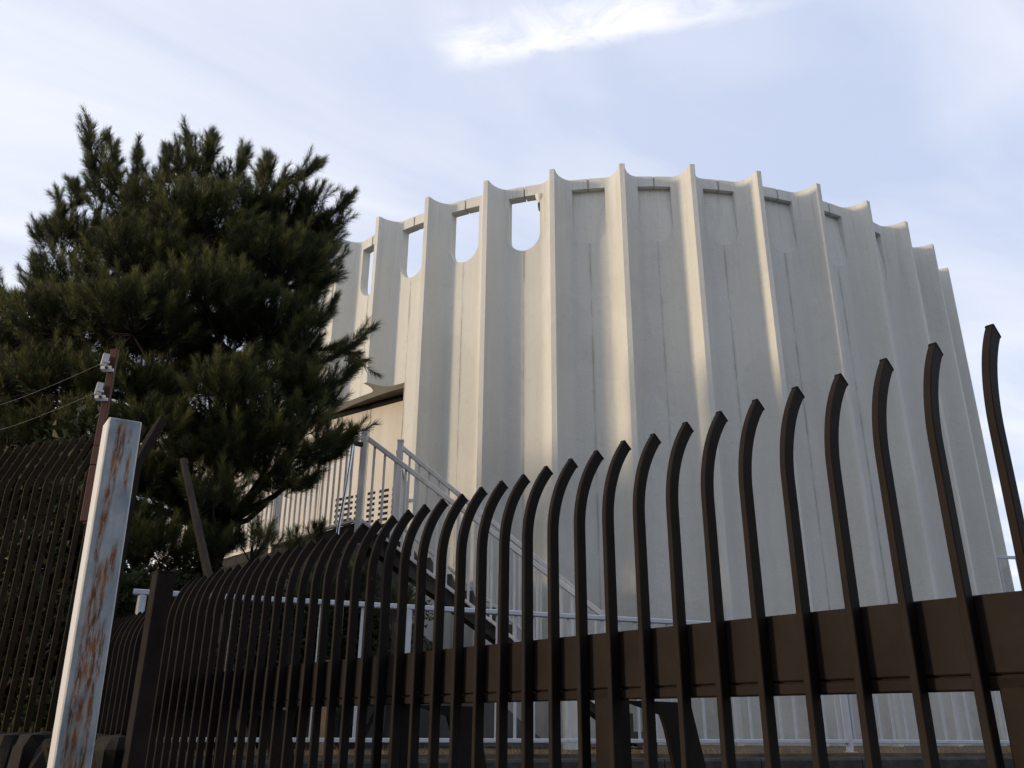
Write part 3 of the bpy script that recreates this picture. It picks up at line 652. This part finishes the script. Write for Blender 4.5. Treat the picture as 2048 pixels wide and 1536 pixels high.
# slanting galvanised tube beside the stair head, with its black bracket
a = aty(706, 888, 9.40); c = aty(676, 1060, 9.34)
tu = empty("galvanised_tube", c, "shiny galvanised tube slanting up to a black bracket at the stair head", "pipe")
b = MB(); mid = a.lerp(c, .45)+Vector((.012, 0, 0)); b.tube([a, mid, c, c-Vector((.0, 0, .12))], [.017]*4, 12); b.build("tube", M_galv, tu)
for ch in tu.children: ch.location = -tu.location
b = MB(); b.beam(a+Vector((-.025, 0, .02)), a+Vector((.10, .06, .01)), .05, .05); b.tube([a+Vector((-.01, -.03, .03)), a+Vector((-.01, .03, .03))], [.028, .028], 10); o = b.build("bracket", M_black, tu); o.location = -tu.location
b = MB(); b.beam(c+Vector((-.05, .02, -.18)), c+Vector((.30, .02, -.24)), .16, .16); o = b.build("footing", M_greyc, tu); o.location = -tu.location
# two tan concrete posts behind the railing and the low grey wall
for i, (X, Y) in enumerate(((567, 1440), (647, 1440))):
    p = aty(X, Y, 7.55); b = MB(); b.beam((p.x, p.y, TZ-.02), (p.x, p.y, Z(.50 if i else .26)), .11, .11, up=Vector((0, 1, 0)))
    tag(b.build("concrete_post", M_tan, origin=(p.x, p.y, TZ)), ("taller" if i else "shorter")+" tan concrete post seen between the bars behind the silver railing", "post", "tan posts behind the railing")
b = MB(); b.beam((-3.2, 9.1, TZ+.25), (-.9, 9.35, TZ+.25), .15, .6); tag(b.build("low_wall", M_greyc), "low grey concrete wall behind the pine trunk and the silver railing", "wall")

# ------------------------------------------------------------------ far grey railing on a deck at the right edge
dk = MB(); dk.box(8.2, 16, 14.7, 19, TZ-.01, Z(1.75)); tag(dk.build("concrete_deck", M_greyc), "raised grey concrete deck to the right of the round building", "deck")
railing("deck_railing", (8.35, 15.0), (13.5, 15.3), 2.84, 2.84, .95, "thin grey railing against the sky at the right edge of the photo", sp=.16, posts_=(0, .35, .7, 1.), pw=.04, m=M_rail, wt=.03)

# ------------------------------------------------------------------ unseen house added behind the viewer to shade the fence bars
M_house = mat("dark_brick_wall", (.10, .07, .055), .9, var=.3, vscale=5, bump=.4); M_tile = mat("roof_tile", (.05, .05, .055), .7, var=.3)
hs = empty("added_shade_house", (14, -13, 0), "unseen dark brick house added behind the viewer to shade the right sides of the fence bars", "house")
b = MB(); b.box(-21, 19, -4.5, 4.5, -.02, 10.2); b.build("wall", M_house, hs).location = (0, 0, 0)
b = MB(); b.prism([Vector((-21.5, -5.2, 10.21)), Vector((-21.5, 5.2, 10.21)), Vector((-21.5, 0, 12.6))], (41, 0, 0)); b.build("roof", M_tile, hs).location = (0, 0, 0)
for xx in (-18, -14, -10, -6, -2, 2, 6, 10, 14):
    for zz in (1.0, 4.2, 7.4):
        b = MB(); b.box(xx-.7, xx+.7, 4.46, 4.53, zz, zz+1.4); fr_ = b.build("window", M_black, hs); fr_.location = (0, 0, 0)

# ------------------------------------------------------------------ vegetation
def shoots(bases, dirs, lens, per=120, nl=.095, wbase=.0035, seed=1, spread=(28, 58)):
    """needles of every shoot as slim two-triangle blades; returns vertices, faces"""
    r_ = np.random.default_rng(seed); n = len(bases); m_ = per
    bases = np.repeat(bases, m_, 0); D = np.repeat(dirs, m_, 0); Ls = np.repeat(lens, m_)
    t_ = r_.random(n*m_)**.8; P = bases+D*(Ls*t_)[:, None]
    rnd = r_.normal(size=(n*m_, 3)); side = np.cross(D, rnd); side /= np.linalg.norm(side, axis=1)[:, None]+1e-9
    ang = np.radians(spread[1]-(spread[1]-spread[0])*t_+r_.normal(0, 7, n*m_)); nd_ = D*np.cos(ang)[:, None]+side*np.sin(ang)[:, None]
    nd_[:, 2] -= .05; ln = nl*(.75+.45*r_.random(n*m_))*(1-.15*t_)
    wv = np.cross(nd_, r_.normal(size=(n*m_, 3))); wv /= np.linalg.norm(wv, axis=1)[:, None]+1e-9; wv *= wbase/2
    tip = P+nd_*ln[:, None]; V = np.stack([P-wv, P+wv, tip+wv*.25, tip-wv*.25], 1).reshape(-1, 3)
    F = np.arange(len(V)).reshape(-1, 4); TONE['v'] = np.repeat(np.clip(.50*t_+.62*np.repeat(r_.random(n)**1.4, m_)+r_.normal(0, .06, n*m_), 0, 1), 4); return V, F
TONE = {}
def set_tone(o):
    a = o.data.attributes.new('tone', 'FLOAT', 'POINT'); a.data.foreach_set('value', TONE['v'].astype(np.float32)); return o
def unit(v): return v/(np.linalg.norm(v, axis=-1, keepdims=True)+1e-9)

def pad_shoots(c, r, n, up=.75, rg=None, flat=.7):
    rg = rg or rng
    d = unit(rg.normal(size=(n, 3))); d[:, 2] = np.abs(d[:, 2])*1.0-.35*(rg.random(n) < .45)
    d = unit(d); rr2 = r*(.35+.75*rg.random(n)**.7)
    P = c+d*rr2[:, None]*np.array([1, 1, flat]); D = unit(d*.7+np.array([0, 0, up+.15])+rg.normal(0, .16, (n, 3)))
    return P, D
pine = empty("pine_tree", (-3.0, 8.55, TZ), "big bushy pine with upright needle tufts growing behind the fences", "tree")
def at_d(X, Y, y): v = aty(X, Y, y); return np.array([v.x, v.y, v.z])
PX = 1716/8.8     # rough pixels per metre at the crown
pads = [(208, 318, 42, 8.4), (235, 380, 62, 8.5), (330, 410, 80, 8.3), (400, 345, 60, 8.6), (420, 440, 110, 8.2), (515, 405, 75, 8.4), (590, 400, 58, 8.6), (635, 460, 60, 8.8),
        (560, 530, 110, 8.3), (185, 450, 52, 8.7), (300, 520, 115, 8.0), (165, 560, 80, 8.4), (95, 590, 48, 8.9), (125, 640, 92, 8.1), (40, 690, 60, 8.7), (280, 640, 125, 7.8), (425, 600, 120, 7.9),
        (548, 650, 95, 8.3), (610, 590, 45, 8.7), (-30, 690, 60, 9.0), (-20, 740, 70, 8.8), (60, 760, 70, 8.3), (130, 760, 85, 8.0), (250, 770, 75, 7.9), (560, 765, 85, 8.3), (430, 760, 70, 8.6),
        (640, 800, 52, 8.5), (655, 875, 40, 8.3), (560, 880, 72, 8.1), (470, 930, 60, 8.3), (560, 960, 38, 8.2), (545, 925, 50, 8.1), (330, 855, 75, 7.8), (200, 850, 70, 7.9), (100, 880, 80, 8.3), (310, 960, 70, 8.1), (390, 1000, 60, 8.3), (250, 1050, 80, 8.0),
        (330, 1090, 70, 7.9), (440, 1090, 45, 8.1), (590, 470, 90, 9.3), (480, 520, 120, 9.4), (350, 560, 130, 9.3), (220, 650, 120, 9.3), (470, 680, 110, 9.2), (150, 480, 70, 9.3), (330, 720, 110, 9.0), (330, 480, 110, 9.2), (90, 700, 90, 9.4), (430, 860, 75, 9.0), (605, 705, 58, 8.4), (625, 765, 48, 8.3), (510, 825, 68, 8.0), (612, 835, 48, 8.2), (400, 915, 60, 7.9), (480, 880, 58, 7.9), (470, 770, 78, 7.8), (440, 985, 52, 7.9), (330, 780, 70, 7.9), (655, 500, 45, 8.6),
        (620, 520, 70, 9.0), (640, 620, 35, 8.6), (330, 340, 35, 8.5), (470, 350, 38, 8.6), (545, 350, 40, 8.5), (630, 380, 34, 8.4), (680, 420, 28, 8.6), (430, 290, 30, 8.5), (375, 300, 26, 8.4), (195, 270, 22, 8.4), (70, 540, 26, 8.8), (145, 445, 26, 8.6), (10, 625, 30, 8.9)]
PP = []; DD = []
trunk_b = np.array([-3.0, 8.55, TZ-.05]); 
trunk_pts = [Vector(trunk_b), Vector((-3.02, 8.5, Z(.9))), Vector((-2.9, 8.45, Z(1.8))), Vector((-2.95, 8.5, Z(2.7))), Vector((-2.85, 8.55, Z(3.6))), Vector((-2.8, 8.5, Z(4.4)))]
tb_ = MB(); tb_.tube(trunk_pts, [.15, .13, .115, .095, .07, .04], 12)
lm = MB(); tw = MB()
centers = []
for (X, Y, r, y) in pads:
    c = at_d(X-12, Y+(28 if Y < 450 else 20), y); rm = max(8, r-9)*y/1716/.93; centers.append((c, rm))
    n = max(7, int(125*(rm/.42)**1.8)); P, D = pad_shoots(c, rm, n); PP.append(P); DD.append(D)
    # limb from the trunk to the pad
    best = min(range(1, 6), key=lambda i: abs(trunk_pts[i].z-(c[2]-.45*abs(c[0]+2.9)-.3)))
    s0 = trunk_pts[best]; e0 = Vector(c)+Vector((0, 0, -.05)); mid = s0.lerp(e0, .55)+Vector((0, 0, -.10)); mid2 = s0.lerp(e0, .85)+Vector((0, 0, -.06))
    lm.tube([s0, mid, mid2, e0], [.045, .03, .018, .010], 6, cap=False)
    for q in range(0, n, 9):
        tw.tube([e0, Vector(P[q])*.6+e0*.4-Vector((0, 0, .04)), Vector(P[q])], [.008, .005, .003], 4, cap=False)
# long side branches that stick out of the outline
sprays = [([(560, 745), (640, 725), (700, 690), (738, 662)], 8.2), ([(600, 700), (650, 690), (690, 690), (728, 715)], 8.3), ([(590, 800), (650, 780), (700, 745), (712, 735)], 8.1), ([(580, 600), (620, 585), (650, 565), (672, 552)], 8.4),
          ([(600, 905), (650, 895), (690, 875), (722, 858)], 8.0), ([(600, 930), (640, 915), (675, 905), (690, 890)], 8.1), ([(600, 440), (650, 430), (685, 410), (705, 390)], 8.5), ([(570, 370), (600, 350), (622, 335), (640, 322)], 8.4), ([(200, 350), (196, 310), (190, 275), (186, 240)], 8.4),
          ([(240, 360), (238, 320), (235, 290), (228, 268)], 8.4), ([(275, 380), (282, 340), (285, 315), (286, 292)], 8.5), ([(395, 330), (392, 300), (388, 280), (385, 266)], 8.5), ([(425, 330), (432, 300), (434, 280), (436, 264)], 8.5), ([(120, 480), (110, 440), (138, 420), (128, 388)], 8.6), ([(120, 570), (100, 550), (85, 530), (82, 515)], 8.7), ([(480, 350), (490, 330), (497, 315), (497, 298)], 8.4), ([(150, 400), (168, 390), (160, 372), (155, 365)], 8.5),
          ([(590, 620), (640, 640), (655, 630), (668, 610)], 8.4), ([(560, 940), (590, 960), (612, 965), (625, 955)], 8.0), ([(60, 620), (20, 590), (0, 565), (-10, 545)], 8.8), ([(480, 960), (440, 990), (470, 1010), (520, 1000)], 8.1), ([(330, 350), (345, 320), (348, 300), (345, 292)], 8.5), ([(545, 360), (540, 340), (541, 325), (540, 312)], 8.5)]
for px_, y in sprays:
    P3 = [Vector(at_d(a_-10, b_+10, y+.03*i)) for i, (a_, b_) in enumerate(px_)]
    tw.tube(P3, [.016, .012, .008, .005], 6, cap=False)
    for i in range(3):
        for t_ in np.linspace(0, 1, 7, endpoint=False):
            p = P3[i].lerp(P3[i+1], t_); d = (P3[i+1]-P3[i]).normalized()
            j = rng.normal(0, .33, 3); PP.append(np.array([p])+rng.normal(0, .02, 3)); DD.append(unit(np.array([[d.x*.9+j[0], d.y+j[1], d.z*.9+.45+j[2]*.6]])))
    d = (P3[3]-P3[2]).normalized(); PP.append(np.array([P3[3]])); DD.append(np.array([d]))
PP = np.concatenate(PP); DD = np.concatenate(DD)
keep = PP[:, 2] > TZ+.2; PP = PP[keep]; DD = DD[keep]; LL = .15+.20*rng.random(len(PP))
V, F = shoots(PP-DD*.06, DD, LL, per=150, nl=.105, wbase=.0040, seed=3, spread=(22, 52))
po = pine.location; set_tone(npmesh("crown", V-np.array(po), F, M_needle, pine))
tb_.build("trunk", M_bark, pine).location = -po; tag(lm.build("limbs", M_bark, pine), kind='stuff').location = -po; tag(tw.build("twigs", M_twig, pine), kind='stuff').location = -po
# young twig wood inside every shoot is part of the twigs; reddish male cones sit at some shoot bases
sel = rng.choice(len(PP), 260, replace=False); ct = MB()
for i in sel:
    p = Vector(PP[i]-DD[i]*.03); ct.tube([p, p+Vector(DD[i])*.012, p+Vector(DD[i])*.03, p+Vector(DD[i])*.045], [.004, .015, .014, .003], 6)
M_cone = mat("pine_cone", (.10, .035, .018), .9, var=.4); tag(ct.build("cones", M_cone, pine), kind='stuff').location = -po
# timber stake leaning against the pine
s0 = aty(366, 918, 7.55); s1 = aty(420, 1165, 7.45); dd_ = s1-s0; e = s1+dd_*((s1.z-TZ)/abs(dd_.z))
st_ = MB(); st_.tube([s0, s0.lerp(e, .3), s0.lerp(e, .7), e], [.030, .036, .040, .042], 9); tag(st_.build("timber_stake", M_stake), "grey weathered timber stake leaning under the pine branches", "stake")

def young_pine(X, Y, y, r, label, n=14, hgt=.3):
    c = at_d(X, Y, y); o = empty("young_pine", (c[0], c[1], TZ), label, "young pine", "small pines behind the fence")
    P, D = pad_shoots(c, r, n, up=1.4); l = .12+.10*rng.random(n)
    V, F = shoots(P-D*.05, D, l, per=120, nl=.095, wbase=.004, seed=int(X)); set_tone(npmesh("needles", V-np.array(o.location), F, M_needle, o))
    b = MB(); b.tube([Vector((c[0], c[1], TZ)), Vector((c[0]+.04, c[1], (TZ+c[2])/2)), Vector(c)], [.03, .022, .012], 7)
    for q in range(0, n, 2): b.tube([Vector(c)-Vector((0, 0, .15)), Vector(P[q])], [.009, .004], 4, cap=False)
    b.build("stem", M_bark, o).location = -o.location
young_pine(505, 1095, 8.2, .22, "small pine with upright tufts in front of the stone landing wall", 26)
young_pine(590, 1110, 8.3, .18, "low pine tuft right of the first, below the landing railing", 16)
young_pine(640, 1075, 8.8, .10, "tiny pine sprig just under the galvanised tube", 7)
young_pine(700, 1180, 8.4, .26, "yellowish young pine beside the foot of the stair wing wall", 30)
young_pine(785, 1215, 8.35, .22, "rightmost young pine seen between bars above the silver railing", 20)
young_pine(640, 1200, 8.2, .26, "bushy young pine behind the silver railing left of the stairs", 26)

def shrub(name, c, R, n, m, label, cat, leaf=.045, seed=1, flat=(1, 1, 1), trunk=True, group=None):
    r_ = np.random.default_rng(seed); c = np.array(c, float); o = empty(name, (c[0], c[1], TZ), label, cat, group)
    nl = 26; lob = c+r_.normal(0, .42, (nl, 3))*R*np.array(flat); lr = R*(.28+.22*r_.random(nl)); k_ = r_.integers(0, nl, n)
    d = unit(r_.normal(size=(n, 3))); P = lob[k_]+d*(lr[k_]*(.55+.5*r_.random(n)))[:, None]
    P[:, 2] = np.maximum(P[:, 2], TZ+.02)
    a = unit(d+r_.normal(0, .7, (n, 3))); b_ = unit(np.cross(a, r_.normal(size=(n, 3)))); s_ = leaf*(.6+.7*r_.random(n))[:, None]
    V = np.stack([P-b_*s_*.25, P+a*s_*.5-np.cross(a, b_)*s_*.1, P+a*s_*1.05+b_*s_*.1, P+a*s_*.45+b_*s_*.55], 1).reshape(-1, 3)
    npmesh("foliage", V-np.array(o.location), np.arange(4*n).reshape(-1, 4), m, o)
    b = MB(); 
    for i in range(0, nl, 2): e_ = Vector(lob[i]); b.tube([Vector((c[0]+.05*(i % 5-2), c[1], TZ-.02)), Vector((c[0], c[1], TZ)).lerp(e_, .5)+Vector((0, 0, .08)), e_], [.028, .018, .006], 5, cap=False)
    b.build("stems", M_bark, o).location = -o.location
    return o
def A(X, Y, y): return at_d(X, Y, y)
shrub("broadleaf_tree", A(-30, 800, 9.6), 1.15, 15000, M_leaf, "dark glossy broadleaf tree left of the pine at the photo's edge", "tree", .085, 11)
shrub("dark_shrub", A(-60, 1050, 8.6), .95, 12000, M_brleaf, "brownish shrub filling the far left behind the tall fence", "shrub", .085, 12, (1, .8, 1.2), group="shrubs behind the tall fence")
shrub("dark_shrub", A(110, 1060, 8.5), .9, 13000, M_leaf, "dark green shrub directly behind the middle of the tall fence", "shrub", .085, 13, (.9, .8, 1.3), group="shrubs behind the tall fence")
shrub("dark_shrub", A(60, 1340, 8.2), .85, 13000, M_brleaf, "low brown shrub at the base of the tall fence", "shrub", .085, 14, (1.2, .8, .8), group="shrubs behind the tall fence")
shrub("dark_shrub", A(240, 1290, 8.0), .8, 12000, M_leaf, "dense dark shrub behind the rusty white post", "shrub", .075, 15, (1, .8, 1.1), group="shrubs behind the tall fence")
shrub("evergreen_bush", A(400, 1270, 8.6), .75, 12000, M_leaf, "dark evergreen bush at the foot of the pine trunk", "bush", .05, 16, (1.1, .8, .8), group="bushes under the pine")
shrub("evergreen_bush", A(560, 1270, 8.9), .75, 12000, M_leaf, "dark evergreen bush between the pine trunk and the stairs", "bush", .05, 17, (1.1, .7, .8), group="bushes under the pine")
shrub("evergreen_bush", A(720, 1270, 8.85), .5, 8000, M_leaf, "small dark bush beside the stair wing wall", "bush", .045, 18, (.9, .6, 1.), group="bushes under the pine")
# dry grass along the kerb
n = 5200; u = rng.random(n)*13-3.0; off = -.02+.26*rng.random(n); cl = np.sin(u*7)+np.sin(u*17+1)+rng.normal(0, .6, n); kp = cl > -.3; u = u[kp]; off = off[kp]; n = len(u)
B = np.array(RP)[None]+np.array(RD)[None]*u[:, None]+np.array(RNn)[None]*off[:, None]; B[:, 2] = TZ-.01
h = (.03+.07*rng.random(n)**2)[:, None]; ln = rng.normal(0, .5, (n, 3))*h; ln[:, 2] = h[:, 0]; wv = unit(rng.normal(size=(n, 3)))*np.array([1, 1, 0])*.003
V = np.stack([B-wv, B+wv, B+ln*.6+wv*.6+np.array([0, 0, 0]), B+ln], 1).reshape(-1, 3)
tag(npmesh("dry_grass", V, np.arange(4*n).reshape(-1, 4), M_hedge), kind='stuff')
